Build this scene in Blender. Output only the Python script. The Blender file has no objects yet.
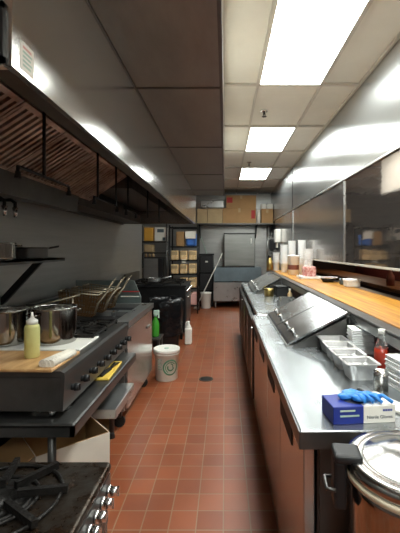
import bpy, bmesh, math, random
from mathutils import Vector, Matrix
random.seed(7)
PI = math.pi
S = bpy.context.scene
COL = S.collection

# ------------------------------------------------------------------ materials
def srgb(r, g, b):
    f = lambda c: (c/255/12.92) if c/255 <= .04045 else ((c/255+.055)/1.055)**2.4
    return (f(r), f(g), f(b), 1)

def mat(name, col, rough=.5, metal=0., dirt=0., dscale=6., stretch=(1, 1, 1), bump=0., bscale=30., rvar=0., dcol=None,
        emit=None, estr=0., trans=0., ior=1.45, coat=0., bstretch=None):
    m = bpy.data.materials.new(name); m.use_nodes = True
    nt = m.node_tree; N = nt.nodes; L = nt.links
    b = N['Principled BSDF']
    b.inputs['Base Color'].default_value = col
    b.inputs['Roughness'].default_value = rough
    b.inputs['Metallic'].default_value = metal
    b.inputs['Transmission Weight'].default_value = trans
    b.inputs['IOR'].default_value = ior
    b.inputs['Coat Weight'].default_value = coat
    if emit:
        b.inputs['Emission Color'].default_value = emit
        b.inputs['Emission Strength'].default_value = estr
    tc = N.new('ShaderNodeTexCoord'); mp = N.new('ShaderNodeMapping')
    L.new(tc.outputs['Object'], mp.inputs['Vector'])
    mp.inputs['Scale'].default_value = stretch
    if dirt > 0 or rvar > 0:
        nz = N.new('ShaderNodeTexNoise'); nz.inputs['Scale'].default_value = dscale
        nz.inputs['Detail'].default_value = 6; nz.inputs['Roughness'].default_value = .62
        L.new(mp.outputs[0], nz.inputs['Vector'])
        if dirt > 0:
            cr = N.new('ShaderNodeValToRGB')
            cr.color_ramp.elements[0].position = .35; cr.color_ramp.elements[1].position = .68
            d = dcol or tuple(c*(1-dirt) for c in col[:3])+(1,)
            cr.color_ramp.elements[0].color = d; cr.color_ramp.elements[1].color = col
            L.new(nz.outputs['Fac'], cr.inputs['Fac']); L.new(cr.outputs['Color'], b.inputs['Base Color'])
        if rvar > 0:
            mr = N.new('ShaderNodeMapRange')
            mr.inputs['From Min'].default_value = .3; mr.inputs['From Max'].default_value = .7
            mr.inputs['To Min'].default_value = max(.02, rough-rvar); mr.inputs['To Max'].default_value = min(1, rough+rvar)
            L.new(nz.outputs['Fac'], mr.inputs['Value']); L.new(mr.outputs['Result'], b.inputs['Roughness'])
    if bump > 0:
        n2 = N.new('ShaderNodeTexNoise'); n2.inputs['Scale'].default_value = bscale
        n2.inputs['Detail'].default_value = 4
        if bstretch:
            m2 = N.new('ShaderNodeMapping'); m2.inputs['Scale'].default_value = bstretch
            L.new(tc.outputs['Object'], m2.inputs['Vector']); L.new(m2.outputs[0], n2.inputs['Vector'])
        else: L.new(mp.outputs[0], n2.inputs['Vector'])
        bp = N.new('ShaderNodeBump'); bp.inputs['Strength'].default_value = bump; bp.inputs['Distance'].default_value = .02
        L.new(n2.outputs['Fac'], bp.inputs['Height']); L.new(bp.outputs['Normal'], b.inputs['Normal'])
    return m

def brushed(m, amount, rot=0.):
    N = m.node_tree.nodes; b = N['Principled BSDF']
    t = N.new('ShaderNodeTangent'); t.direction_type = 'RADIAL'; t.axis = 'Z'
    b.inputs['Anisotropic'].default_value = amount; b.inputs['Anisotropic Rotation'].default_value = rot
    m.node_tree.links.new(t.outputs[0], b.inputs['Tangent'])

def floor_mat():
    m = bpy.data.materials.new('quarry_tile'); m.use_nodes = True
    nt = m.node_tree; N = nt.nodes; L = nt.links; b = N['Principled BSDF']
    tc = N.new('ShaderNodeTexCoord'); mp = N.new('ShaderNodeMapping')
    mp.inputs['Location'].default_value = (.009, .066, 0)
    L.new(tc.outputs['Object'], mp.inputs['Vector'])
    br = N.new('ShaderNodeTexBrick'); br.offset = 0; br.squash = 1
    br.inputs['Scale'].default_value = 1
    br.inputs['Brick Width'].default_value = .1525; br.inputs['Row Height'].default_value = .1525
    br.inputs['Mortar Size'].default_value = .0038; br.inputs['Mortar Smooth'].default_value = .2
    br.inputs['Bias'].default_value = 0
    br.inputs['Color1'].default_value = srgb(152, 82, 48); br.inputs['Color2'].default_value = srgb(133, 69, 39)
    br.inputs['Mortar'].default_value = srgb(148, 118, 92)
    L.new(mp.outputs[0], br.inputs['Vector'])
    nz = N.new('ShaderNodeTexNoise'); nz.inputs['Scale'].default_value = 3.2; nz.inputs['Detail'].default_value = 7
    L.new(tc.outputs['Object'], nz.inputs['Vector'])
    mx = N.new('ShaderNodeMixRGB'); mx.blend_type = 'MULTIPLY'; mx.inputs['Fac'].default_value = .45
    cr = N.new('ShaderNodeValToRGB'); cr.color_ramp.elements[0].position = .35; cr.color_ramp.elements[1].position = .65
    cr.color_ramp.elements[0].color = (.62, .58, .55, 1); cr.color_ramp.elements[1].color = (1, 1, 1, 1)
    L.new(nz.outputs['Fac'], cr.inputs['Fac'])
    L.new(br.outputs['Color'], mx.inputs['Color1']); L.new(cr.outputs['Color'], mx.inputs['Color2'])
    L.new(mx.outputs['Color'], b.inputs['Base Color'])
    mr = N.new('ShaderNodeMapRange'); mr.inputs['To Min'].default_value = .3; mr.inputs['To Max'].default_value = .52
    L.new(nz.outputs['Fac'], mr.inputs['Value']); L.new(mr.outputs['Result'], b.inputs['Roughness'])
    ml = N.new('ShaderNodeMath'); ml.operation = 'SUBTRACT'; ml.inputs[0].default_value = 1
    L.new(br.outputs['Fac'], ml.inputs[1])
    bp = N.new('ShaderNodeBump'); bp.inputs['Strength'].default_value = .5; bp.inputs['Distance'].default_value = .004
    L.new(ml.outputs[0], bp.inputs['Height']); L.new(bp.outputs['Normal'], b.inputs['Normal'])
    return m

def wood_mat(name, c1, c2, scale, rough, axis_stretch):
    m = bpy.data.materials.new(name); m.use_nodes = True
    nt = m.node_tree; N = nt.nodes; L = nt.links; b = N['Principled BSDF']
    tc = N.new('ShaderNodeTexCoord'); mp = N.new('ShaderNodeMapping'); mp.inputs['Scale'].default_value = axis_stretch
    L.new(tc.outputs['Object'], mp.inputs['Vector'])
    nz = N.new('ShaderNodeTexNoise'); nz.inputs['Scale'].default_value = scale; nz.inputs['Detail'].default_value = 5
    L.new(mp.outputs[0], nz.inputs['Vector'])
    cr = N.new('ShaderNodeValToRGB'); cr.color_ramp.elements[0].position = .32; cr.color_ramp.elements[1].position = .66
    cr.color_ramp.elements[0].color = c1; cr.color_ramp.elements[1].color = c2
    L.new(nz.outputs['Fac'], cr.inputs['Fac']); L.new(cr.outputs['Color'], b.inputs['Base Color'])
    b.inputs['Roughness'].default_value = rough
    return m

M = {}
M['floor'] = floor_mat()
M['tile_ceiling'] = mat('ceiling_tile', srgb(218, 216, 206), .9, dirt=.08, dscale=2.2, bump=.1, bscale=220)
M['tbar'] = mat('ceiling_bar_paint', srgb(188, 184, 174), .5)
M['wall_paint'] = mat('white_paint', srgb(215, 210, 200), .6, dirt=.1)
M['soffit_metal'] = mat('soffit_steel', (.30, .295, .28, 1), .36, .75, dirt=.3, dscale=2.2, stretch=(2, .7, 1), rvar=.06, bump=.02, bscale=3)
M['hood_steel'] = mat('hood_steel', (.50, .485, .455, 1), .17, .85, bump=.035, bscale=2.5)
M['hood_inside'] = mat('greasy_dark_steel', (.11, .10, .09, 1), .45, .6, dirt=.4, dscale=8)
M['trough'] = mat('trough_steel', (.15, .15, .145, 1), .42, .7, dirt=.3, dscale=5)
M['filter'] = mat('filter_baffle', (.78, .64, .54, 1), .4, .7, dirt=.5, dscale=5, dcol=(.30, .20, .15, 1))
M['filter_gap'] = mat('filter_gap', (.03, .022, .02, 1), .6, .3)
M['wall_steel'] = mat('wall_steel', (.42, .42, .405, 1), .34, .75, dirt=.18, dscale=3, stretch=(1, .3, 7), rvar=.05, bump=.06, bscale=8, bstretch=(1, 8, .3))
M['sheet_upper'] = mat('upper_wall_sheet', (.46, .47, .47, 1), .27, .9, dirt=.06, dscale=2, stretch=(1, .4, 3), bump=.05, bscale=2)
brushed(M['sheet_upper'], .85, 0.)
M['sheet_lower'] = mat('lower_wall_sheet', (.46, .44, .43, 1), .14, .88, dirt=.12, dscale=2, stretch=(1, .5, 3), bump=.08, bscale=8, bstretch=(1, 9, .25))
M['sheet_polished'] = mat('polished_wall_sheet', (.50, .44, .41, 1), .05, .95, dirt=.12, dscale=2, stretch=(1, .5, 3), rvar=.02, bump=.09, bscale=1.6)
M['steel'] = mat('stainless', (.45, .455, .45, 1), .3, .85, dirt=.14, dscale=5, stretch=(1, .4, 1), rvar=.05)
M['steel_top'] = mat('worktop_stainless', (.40, .425, .44, 1), .26, .85, dirt=.1, dscale=5, stretch=(1, .5, 1), rvar=.04)
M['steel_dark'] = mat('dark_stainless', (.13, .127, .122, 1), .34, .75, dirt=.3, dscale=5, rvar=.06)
M['steel_door'] = mat('door_stainless', (.56, .53, .51, 1), .22, .9, dirt=.08, dscale=3, stretch=(1, 1, .4), rvar=.04)
M['lid_steel'] = mat('lid_stainless', (.36, .365, .37, 1), .24, .9, dirt=.12, dscale=4, stretch=(1, .4, 1), rvar=.05)
M['oven_steel'] = mat('oven_stainless', (.27, .275, .26, 1), .34, .85, dirt=.2, dscale=4, stretch=(.3, 1, 3), rvar=.05)
M['chrome'] = mat('chrome', (.75, .75, .74, 1), .12, 1)
M['pot_steel'] = mat('pot_steel', (.42, .41, .385, 1), .1, 1, dirt=.2, dscale=5, stretch=(3, 3, .3), rvar=.03)
M['black'] = mat('black_plastic', (.010, .010, .011, 1), .5)
M['black_metal'] = mat('black_metal', (.02, .02, .021, 1), .45, .5, dirt=.4, dscale=10)
M['cast'] = mat('cast_iron', (.03, .027, .025, 1), .5, .6, dirt=.5, dscale=14, bump=.3, bscale=60)
M['greasy'] = mat('greasy_enamel', (.075, .068, .058, 1), .32, .75, dirt=.7, dscale=16, rvar=.14, dcol=(.045, .025, .014, 1), bump=.15, bscale=40)
M['bag'] = mat('black_bag', (.008, .008, .009, 1), .25, bump=1.0, bscale=11)
M['white_plastic'] = mat('white_plastic', srgb(232, 230, 222), .4)
M['bucket'] = mat('bucket_plastic', srgb(240, 242, 232), .42, dirt=.04)
M['foam'] = mat('foam', srgb(248, 249, 249), .6)
M['green_print'] = mat('green_print', srgb(70, 130, 100), .5)
M['card'] = mat('cardboard', srgb(172, 134, 90), .8, dirt=.14, dscale=5)
M['card_pale'] = mat('pale_cardboard', srgb(184, 160, 122), .8, dirt=.15, dscale=6)
M['card_white'] = mat('white_cardboard', srgb(220, 212, 198), .75, dirt=.08)
M['red_print'] = mat('red_print', srgb(170, 40, 36), .6)
M['paper'] = mat('paper', srgb(236, 232, 222), .7)
M['blue_box'] = mat('blue_card', srgb(28, 48, 138), .4)
M['glove'] = mat('blue_nitrile', srgb(50, 132, 214), .42, bump=.3, bscale=30)
M['ink'] = mat('ink', srgb(50, 54, 70), .6)
M['wood_ledge'] = wood_mat('golden_wood', srgb(148, 92, 24), srgb(206, 148, 50), 6, .42, (8, .4, 1))
M['wood_board'] = wood_mat('board_wood', srgb(176, 130, 80), srgb(206, 164, 112), 5, .5, (4, 1, 1))
M['wood_dark'] = wood_mat('brown_wood', srgb(96, 58, 30), srgb(142, 92, 50), 4, .4, (7, .6, 1))
M['oil'] = mat('oil_bottle', srgb(230, 226, 150), .3, trans=.25, dirt=.06)
M['towel'] = mat('towel', srgb(232, 226, 212), .95, bump=.4, bscale=80)
M['yellow'] = mat('yellow_plastic', srgb(216, 184, 78), .5)
M['amber'] = mat('amber', srgb(224, 168, 70), .5)
M['sauce'] = mat('red_sauce', srgb(166, 46, 24), .3, coat=.4)
M['glass'] = mat('glass', (.9, .93, .92, 1), .04, trans=.92, ior=1.3)
M['foil'] = mat('foil', (.72, .72, .72, 1), .3, .9, bump=.3, bscale=40)
M['green_liquid'] = mat('green_liquid', srgb(70, 160, 50), .25, trans=.2)
M['fry_wire'] = mat('fry_wire', (.26, .14, .06, 1), .42, .7, dirt=.4, dscale=20)
M['handle_pale'] = mat('pale_handle', (.34, .29, .21, 1), .4, .7)
M['teal_steel'] = mat('side_panel_steel', (.30, .36, .35, 1), .42, .9, dirt=.25, dscale=4)
M['slate'] = mat('slate_blue_steel', (.17, .22, .25, 1), .42, .7, dirt=.2, dscale=5)
M['bluebag'] = mat('blue_wrap', srgb(60, 110, 190), .4)
M['food'] = mat('dry_food', srgb(206, 160, 96), .7, dirt=.35, dscale=30, dcol=srgb(236, 214, 170))
M['brass'] = mat('brass', (.62, .45, .16, 1), .3, 1)
M['red'] = mat('red_wrap', srgb(176, 50, 44), .5, dirt=.5, dscale=40, dcol=srgb(225, 190, 180))
M['brown_band'] = mat('brown_band', srgb(120, 70, 58), .6)
M['dark_room'] = mat('dark_brown_wall', srgb(58, 38, 30), .7, dirt=.3)
M['red_wall'] = mat('dark_red_paint', srgb(92, 34, 26), .6, dirt=.3)
M['light'] = mat('light_diffuser', (1, 1, 1, 1), .5, emit=(.95, 1, .955, 1), estr=16)
M['notice_blue'] = mat('notice_print', srgb(150, 190, 205), .35, dirt=.5, dscale=60, dcol=srgb(60, 90, 110))
M['pastel'] = mat('pale_green_print', srgb(178, 200, 186), .6)
M['pink'] = mat('pale_pink_print', srgb(216, 168, 160), .6)
M['drain'] = mat('drain_metal', (.07, .065, .06, 1), .45, .8)
M['rubber'] = mat('rubber', (.015, .015, .015, 1), .7)
M['gasket'] = mat('cream_gasket', srgb(228, 216, 190), .5)

# ------------------------------------------------------------------ mesh helpers
class MB:
    def __init__(s): s.bm = bmesh.new()
    def box(s, x0, x1, y0, y1, z0, z1, bev=0, rot=None, seg=1):
        x0, x1 = min(x0, x1), max(x0, x1); y0, y1 = min(y0, y1), max(y0, y1); z0, z1 = min(z0, z1), max(z0, z1)
        t = bmesh.new()
        bmesh.ops.create_cube(t, size=1)
        bmesh.ops.scale(t, vec=(x1-x0, y1-y0, z1-z0), verts=t.verts)
        if bev > 0:
            bmesh.ops.bevel(t, geom=list(t.edges), offset=min(bev, .45*min(x1-x0, y1-y0, z1-z0)), segments=seg, profile=.5, affect='EDGES')
        if rot is not None: bmesh.ops.rotate(t, cent=(0, 0, 0), matrix=rot, verts=t.verts)
        bmesh.ops.translate(t, vec=((x0+x1)/2, (y0+y1)/2, (z0+z1)/2), verts=t.verts)
        s._merge(t); return s
    def _merge(s, t):
        mp = {}
        for v in t.verts: mp[v] = s.bm.verts.new(v.co)
        for f in t.faces:
            try:
                nf = s.bm.faces.new([mp[v] for v in f.verts]); nf.smooth = f.smooth
            except ValueError: pass
        t.free()
    def cyl(s, p0, p1, r0, r1=None, seg=16, caps=True, smooth=True):
        r1 = r0 if r1 is None else r1
        p0, p1 = Vector(p0), Vector(p1); d = (p1-p0).normalized()
        a = d.orthogonal().normalized(); b = d.cross(a)
        r = [[s.bm.verts.new(p + (a*math.cos(2*PI*i/seg)+b*math.sin(2*PI*i/seg))*q) for i in range(seg)] for p, q in ((p0, r0), (p1, r1))]
        for i in range(seg):
            f = s.bm.faces.new((r[0][i], r[0][(i+1) % seg], r[1][(i+1) % seg], r[1][i])); f.smooth = smooth
        if caps:
            s.bm.faces.new(r[0][::-1]); s.bm.faces.new(r[1])
        return s
    def tube(s, pts, r, seg=8):
        pts = [Vector(p) for p in pts]; rings = []
        a = None
        for i, p in enumerate(pts):
            d = (pts[min(i+1, len(pts)-1)]-pts[max(i-1, 0)]).normalized()
            if a is None: a = d.orthogonal().normalized()
            else: a = (a-d*a.dot(d)).normalized()
            b = d.cross(a)
            rings.append([s.bm.verts.new(p+(a*math.cos(2*PI*k/seg)+b*math.sin(2*PI*k/seg))*r) for k in range(seg)])
        for q in range(len(rings)-1):
            for k in range(seg):
                f = s.bm.faces.new((rings[q][k], rings[q][(k+1) % seg], rings[q+1][(k+1) % seg], rings[q+1][k])); f.smooth = True
        s.bm.faces.new(rings[0][::-1]); s.bm.faces.new(rings[-1]); return s
    def lathe(s, c, prof, seg=28, smooth=True, jit=0, power=None):
        cx, cy, cz = c; rings = []
        for r, z in prof:
            if r < 1e-6: rings.append([s.bm.verts.new((cx, cy, cz+z))])
            else:
                rings.append([s.bm.verts.new((cx+r*(1+jit*random.uniform(-1, 1))*math.cos(2*PI*i/seg), cy+r*(1+jit*random.uniform(-1, 1))*math.sin(2*PI*i/seg), cz+z+jit*.15*random.uniform(-1, 1))) for i in range(seg)])
        for A, B in zip(rings, rings[1:]):
            for i in range(seg):
                j = (i+1) % seg
                if len(A) == 1 and len(B) == 1: continue
                if len(A) == 1: f = s.bm.faces.new((A[0], B[j], B[i]))
                elif len(B) == 1: f = s.bm.faces.new((A[i], A[j], B[0]))
                else: f = s.bm.faces.new((A[i], A[j], B[j], B[i]))
                f.smooth = smooth
        return s
    def poly(s, pts, thick=None):
        """flat polygon pts; thick = extrusion vector"""
        v = [s.bm.verts.new(p) for p in pts]
        f = s.bm.faces.new(v)
        if thick is not None:
            w = [s.bm.verts.new(Vector(p)+Vector(thick)) for p in pts]
            s.bm.faces.new(w[::-1])
            n = len(v)
            for i in range(n): s.bm.faces.new((v[i], w[i], w[(i+1) % n], v[(i+1) % n]))
        return s
    def bar(s, p0, p1, w=.01, h=None):
        """square bar"""
        h = h or w
        p0, p1 = Vector(p0), Vector(p1); d = (p1-p0).normalized()
        up = Vector((0, 0, 1)) if abs(d.z) < .9 else Vector((0, 1, 0))
        a = d.cross(up).normalized()*w/2; b = a.cross(d).normalized()*h/2
        r = [[s.bm.verts.new(p+x) for x in (a+b, a-b, -a-b, -a+b)] for p in (p0, p1)]
        for i in range(4): s.bm.faces.new((r[0][i], r[0][(i+1) % 4], r[1][(i+1) % 4], r[1][i]))
        s.bm.faces.new(r[0][::-1]); s.bm.faces.new(r[1]); return s
    def text(s, body, size, fn):
        cu = bpy.data.curves.new('lettering', 'FONT'); cu.body = body; cu.size = size; cu.extrude = .0004
        cu.align_x = 'CENTER'; cu.align_y = 'CENTER'
        o = bpy.data.objects.new('lettering', cu); COL.objects.link(o)
        bpy.context.view_layer.update()
        me = bpy.data.meshes.new_from_object(o.evaluated_get(bpy.context.evaluated_depsgraph_get()))
        t = bmesh.new(); t.from_mesh(me)
        for v in t.verts: v.co = Vector(fn(v.co))
        s._merge(t)
        bpy.data.objects.remove(o); bpy.data.curves.remove(cu); bpy.data.meshes.remove(me); return s
    def rotate(s, cent, axis, ang):
        bmesh.ops.rotate(s.bm, cent=cent, matrix=Matrix.Rotation(ang, 3, axis), verts=s.bm.verts); return s
    def build(s, name, m, parent=None, **props):
        bmesh.ops.recalc_face_normals(s.bm, faces=s.bm.faces)
        off = wloc(parent) if parent is not None else Vector((0, 0, 0))
        if parent is None and s.bm.verts:
            vs = [v.co for v in s.bm.verts]
            off = Vector(((min(v.x for v in vs)+max(v.x for v in vs))/2, (min(v.y for v in vs)+max(v.y for v in vs))/2, min(v.z for v in vs)))
            if props.get('keep'): off = Vector((0, 0, 0))
        for v in s.bm.verts: v.co -= off
        me = bpy.data.meshes.new(name); s.bm.to_mesh(me); s.bm.free()
        me.materials.append(M[m] if isinstance(m, str) else m)
        o = bpy.data.objects.new(name, me); COL.objects.link(o)
        if parent is not None: o.parent = parent
        else: o.location = off
        for k, v in props.items():
            if k != 'keep': o[k] = v
        return o

def wloc(o):
    v = Vector((0, 0, 0))
    while o is not None:
        v += o.location; o = o.parent
    return v

def thing(name, label, cat, loc, group=None):
    o = bpy.data.objects.new(name, None); COL.objects.link(o)
    o.location = loc; o['label'] = label; o['category'] = cat; o.empty_display_size = .1
    if group: o['group'] = group
    return o

def single(mb, name, m, label, cat, group=None):
    o = mb.build(name, m); o['label'] = label; o['category'] = cat
    if group: o['group'] = group
    return o

def struct(mb, name, m, parent=None):
    o = mb.build(name, m, parent, keep=True)
    if parent is None: o['kind'] = 'structure'
    return o

def copy_tree(o, loc, label, parent=None):
    c = o.copy(); COL.objects.link(c)
    if parent is None:
        c.location = loc; c['label'] = label
    else: c.parent = parent
    for ch in list(o.children): copy_tree(ch, None, None, c)
    return c

B = lambda *a, **k: MB().box(*a, **k)
H = 1.55            # eye height
CZ = 3.12           # ceiling
WL, WR = -1.75, 1.30
Y0, Y1 = -3.0, 10.6

# ------------------------------------------------------------------ setting
struct(B(-2.8, 3.0, Y0, Y1, -.1, 0), 'floor', 'floor')
struct(B(-2.8, 3.0, Y0, Y1, CZ+.02, CZ+.12), 'ceiling', 'tile_ceiling')
g = MB()
for y in (-2.5, -1.28, -.06, 1.16, 2.22, 3.6, 4.82, 6.04, 7.26, 8.48, 9.7):
    g.box(-.02, WR, y-.012, y+.012, CZ-.004, CZ+.02)
    if y > 6.5: g.box(-2.7, -.02, y-.012, y+.012, CZ-.004, CZ+.02)
for x in (.315, .925):
    g.box(x-.012, x+.012, Y0, Y1, CZ-.0035, CZ+.02)
for x in (-.01, 1.29): g.box(x-.012, x+.008, Y0, Y1, CZ-.006, CZ+.02)
for x in (-.62, -1.23): g.box(x-.012, x+.012, 6.35, Y1, CZ-.0035, CZ+.02)
struct(g, 'trim_1', 'tbar')
struct(B(WL-.1, WL, Y0, 7.9, 0, CZ), 'wall_left', 'wall_steel')
struct(MB().box(WL-.9, WL-.1, 7.8, 7.9, 0, CZ), 'wall_alcove', 'wall_steel')
struct(B(-2.7, -2.6, 7.9, Y1, 0, CZ), 'wall_alcove_side', 'wall_steel')
struct(B(-2.8, 3.0, Y1, Y1+.1, 0, CZ), 'wall_back', 'wall_steel')
struct(B(-2.8, 3.0, Y0-.1, Y0, 0, CZ), 'wall_front', 'wall_steel')
struct(MB().box(WR, WR+.06, Y0, Y1, 0, 1.08), 'wall_right', 'wall_steel')
w = MB(); w.box(WR, WR+.05, Y0, Y1, 2.315, CZ)
struct(w, 'wall_right_upper', 'sheet_upper')
w = MB()
for a, b_ in ((Y0, -.4), (-.4, 2.0), (2.0, 4.095), (4.105, 7.2), (7.21, Y1)):
    if a > 4: w.box(WR+.006, WR+.05, a+.003, b_-.003, 1.40, 2.315)
struct(w, 'wall_right_panels', 'sheet_lower')
w = MB()
for a, b_ in ((Y0, -.4), (-.4, 2.0), (2.0, 4.095)): w.box(WR+.006, WR+.05, a+.003, b_-.003, 1.40, 2.315)
struct(w, 'wall_right_polished', 'sheet_polished')
struct(MB().box(WR, WR+.06, 7.2, Y1, 1.08, 1.40), 'wall_right_far', 'wall_steel')
t = MB(); t.box(WR-.012, WR+.01, Y0, Y1, 2.30, 2.318); struct(t, 'trim_2', 'steel')
t = MB(); t.box(WR-.008, WR+.07, Y0, 7.2, 1.385, 1.402); struct(t, 'trim_3', 'tbar')
t = MB()
for y in (4.1, 2.0, 7.205): t.box(WR-.004, WR+.01, y-.012, y+.012, 1.40, 2.30)
struct(t, 'trim_4', 'steel')
# room beyond the serving opening
struct(B(2.5, 2.6, Y0, 8, 0, CZ), 'wall_beyond', 'red_wall')
struct(MB().box(1.62, 2.5, Y0, 7.2, 1.9, 1.96), 'trim_5', 'dark_room')
struct(MB().box(WR, 2.6, 7.2, 7.26, 0, CZ), 'wall_beyond_end', 'dark_room')
# soffit over the hood and aisle
struct(B(WL, -.02, .5, 6.3, 2.46, CZ+.02), 'wall_soffit', 'wall_paint')
so = MB()
ys = [.5, .88, 2.1, 3.32, 4.54, 5.72, 6.3]
for a, b_ in zip(ys, ys[1:]): so.box(-.5, -.022, a+.003, b_-.003, 2.452, 2.462)
struct(so, 'trim_6', 'soffit_metal')
so = MB()
so.box(-.03, -.012, .5, 6.3, 2.445, 2.47)
for y in ys[1:-1]: so.box(-.5, -.022, y-.006, y+.006, 2.447, 2.456)
so.box(-.512, -.494, .5, 6.3, 2.446, 2.458)
struct(so, 'trim_7', 'steel_dark')
struct(MB().box(WL, WL+.015, .5, 7.9, 0, .1), 'baseboard_left', 'steel_dark')
struct(MB().box(-2.6, WR, Y1-.015, Y1, 0, .12), 'baseboard_back', 'floor')

# ------------------------------------------------------------------ ceiling lights
def ceiling_light(y0, label, ln=1.22):
    t = thing('ceiling_light', label, 'ceiling light', (.62, y0+.61, CZ), 'troffer lights in the tile ceiling')
    f = MB()
    x0, x1, y1 = .325, .915, y0+ln-.015; y0 += .015
    f.box(x0, x1, y0, y0+.012, CZ-.005, CZ+.018).box(x0, x1, y1-.012, y1, CZ-.005, CZ+.018)
    f.box(x0, x0+.012, y0, y1, CZ-.005, CZ+.018).box(x1-.012, x1, y0, y1, CZ-.005, CZ+.018)
    f.build('frame', 'tbar', t)
    B(x0+.012, x1-.012, y0+.012, y1-.012, CZ+.001, CZ+.012).build('diffuser', 'light', t)
ceiling_light(2.22, 'largest bright ceiling light panel, cut by the top edge of the photo', 1.38)
ceiling_light(4.82, 'middle bright ceiling light panel, between the two sprinkler heads')
ceiling_light(7.26, 'smallest bright ceiling light panel, farthest down the kitchen')
ceiling_light(-.06, 'bright ceiling light panel overhead, outside the photo')
ceiling_light(-2.5, 'bright ceiling light panel at the near end, outside the photo')

def sprinkler(x, y, label):
    t = thing('sprinkler_head', label, 'sprinkler', (x, y, CZ+.02), 'ceiling sprinklers')
    MB().lathe((x, y, CZ), [(.0, .018), (.045, .018), (.04, .004), (.015, 0), (0, 0)], 18).build('escutcheon', 'chrome', t)
    m = MB().cyl((x, y, CZ), (x, y, CZ-.03), .012)
    m.bar((x-.014, y, CZ-.02), (x-.008, y, CZ-.05), .006).bar((x+.014, y, CZ-.02), (x+.008, y, CZ-.05), .006)
    m.build('body', 'black_metal', t)
    MB().cyl((x, y, CZ-.05), (x, y, CZ-.054), .028).build('deflector', 'black_metal', t)
sprinkler(.45, 4.3, 'small dark sprinkler head on the ceiling, nearer one')
sprinkler(.44, 6.85, 'tiny dark sprinkler head on the ceiling, farther one')

# ------------------------------------------------------------------ exhaust hood
HX, HY0, HY1, HZ0, HZ1 = -.5, .88, 6.42, 1.98, 2.452
hood = thing('exhaust_hood', 'long stainless steel exhaust hood above the cooking line, along the left wall', 'range hood', (-1.1, 3.6, 1.98))
B(HX-.02, HX, HY0, HY1, HZ0, HZ1).build('front_panel', 'hood_steel', hood)
B(WL+.002, HX-.02, HY0, HY0+.02, HZ0, HZ1).build('end_panel', 'wall_paint', hood, label='end panel painted pale as if lit')  # steel end given pale paint to stand in for light falling on it
B(WL+.002, HX-.02, HY1-.02, HY1, HZ0, HZ1).build('end_panel', 'hood_steel', hood)
B(WL+.002, HX-.02, HY0+.02, HY1-.02, HZ1-.02, HZ1).build('top_panel', 'hood_inside', hood)
B(WL+.002, WL+.02, HY0+.02, HY1-.02, HZ0-.02, HZ1-.02).build('back_panel', 'hood_inside', hood)
l = B(HX-.07, HX-.02, HY0+.02, HY1-.02, HZ0, HZ0+.012); l.box(HX-.07, HX-.062, HY0+.02, HY1-.02, HZ0, HZ0+.05)
l.build('lip', 'hood_inside', hood)
# sloped baffle filters
fp0, fp1 = Vector((-1.46, 0, 2.085)), Vector((-1.06, 0, 2.345))
fd = (fp1-fp0); fl = fd.length; fd.normalize(); fnrm = Vector((fd.z, 0, -fd.x))
for k in range(6):
    ya = .94+k*.51; yb = ya+.5
    f = MB()
    def slab(y0, y1, a, b_, n0, n1, mbx):
        pts = []
        for (y, u) in ((y0, a), (y1, a), (y1, b_), (y0, b_)):
            p = fp0+fd*u+fnrm*n0; pts.append((p.x, y, p.z))
        mbx.poly(pts, fnrm*(n1-n0))
    slab(ya, yb, 0, .03, 0, .03, f); slab(ya, yb, fl-.03, fl, 0, .03, f)
    slab(ya, ya+.02, 0, fl, 0, .03, f); slab(yb-.02, yb, 0, fl, 0, .03, f)
    n = 8; w_ = (.5-.04)/n
    for q in range(n):
        slab(ya+.02+q*w_+.015, ya+.02+(q+1)*w_-.015, .03, fl-.03, .004, .024, f)
    fo = f.build('baffle_filter', 'filter', hood)
    gq = MB(); slab(ya+.01, yb-.01, .01, fl-.01, -.01, -.002, gq); gq.build('filter_channel', 'filter_gap', fo)
tr = MB().poly([(-1.45, .93, 1.915), (-1.43, .93, 2.095), (-1.46, .93, 2.095), (-1.60, .93, 1.93)], (0, 2.75, 0))
tr.build('grease_trough', 'trough', hood)
B(-1.46, -1.0, 4.02, HY1-.03, 2.20, 2.40).build('filter_blank', 'hood_inside', hood)
B(-1.7, -1.44, 3.7, HY1-.03, 1.99, 2.12).build('rear_duct', 'hood_inside', hood)
st = B(HX, HX+.0015, 0.915, .978, 1.992, 2.062).build('sticker', 'paper', hood, label='white sticker with coloured print')
s2 = MB()
s2.box(HX+.0015, HX+.002, 0.925, .965, 2.047, 2.053)
s2.build('print', 'pink', st)
s3 = MB()
for k in range(4): s3.box(HX+.0015, HX+.002, .925, .968-.006*(k % 2), 2.036-k*.011, 2.041-k*.011)
s3.build('print', 'pastel', st)
nt_ = thing('framed_notice', 'small dark-framed notice with pale blue print on the hood end', 'notice', (-.62, HY0-.006, 1.995))
f = MB()
f.box(-.72, -.515, HY0-.012, HY0, 1.985, 1.999).box(-.72, -.515, HY0-.012, HY0, 2.112, 2.126).box(-.72, -.706, HY0-.012, HY0, 1.985, 2.126).box(-.529, -.515, HY0-.012, HY0, 1.985, 2.126)
f.build('frame', 'black', nt_)
B(-.706, -.529, HY0-.006, HY0, 1.999, 2.112).build('sheet', 'notice_blue', nt_)

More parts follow.
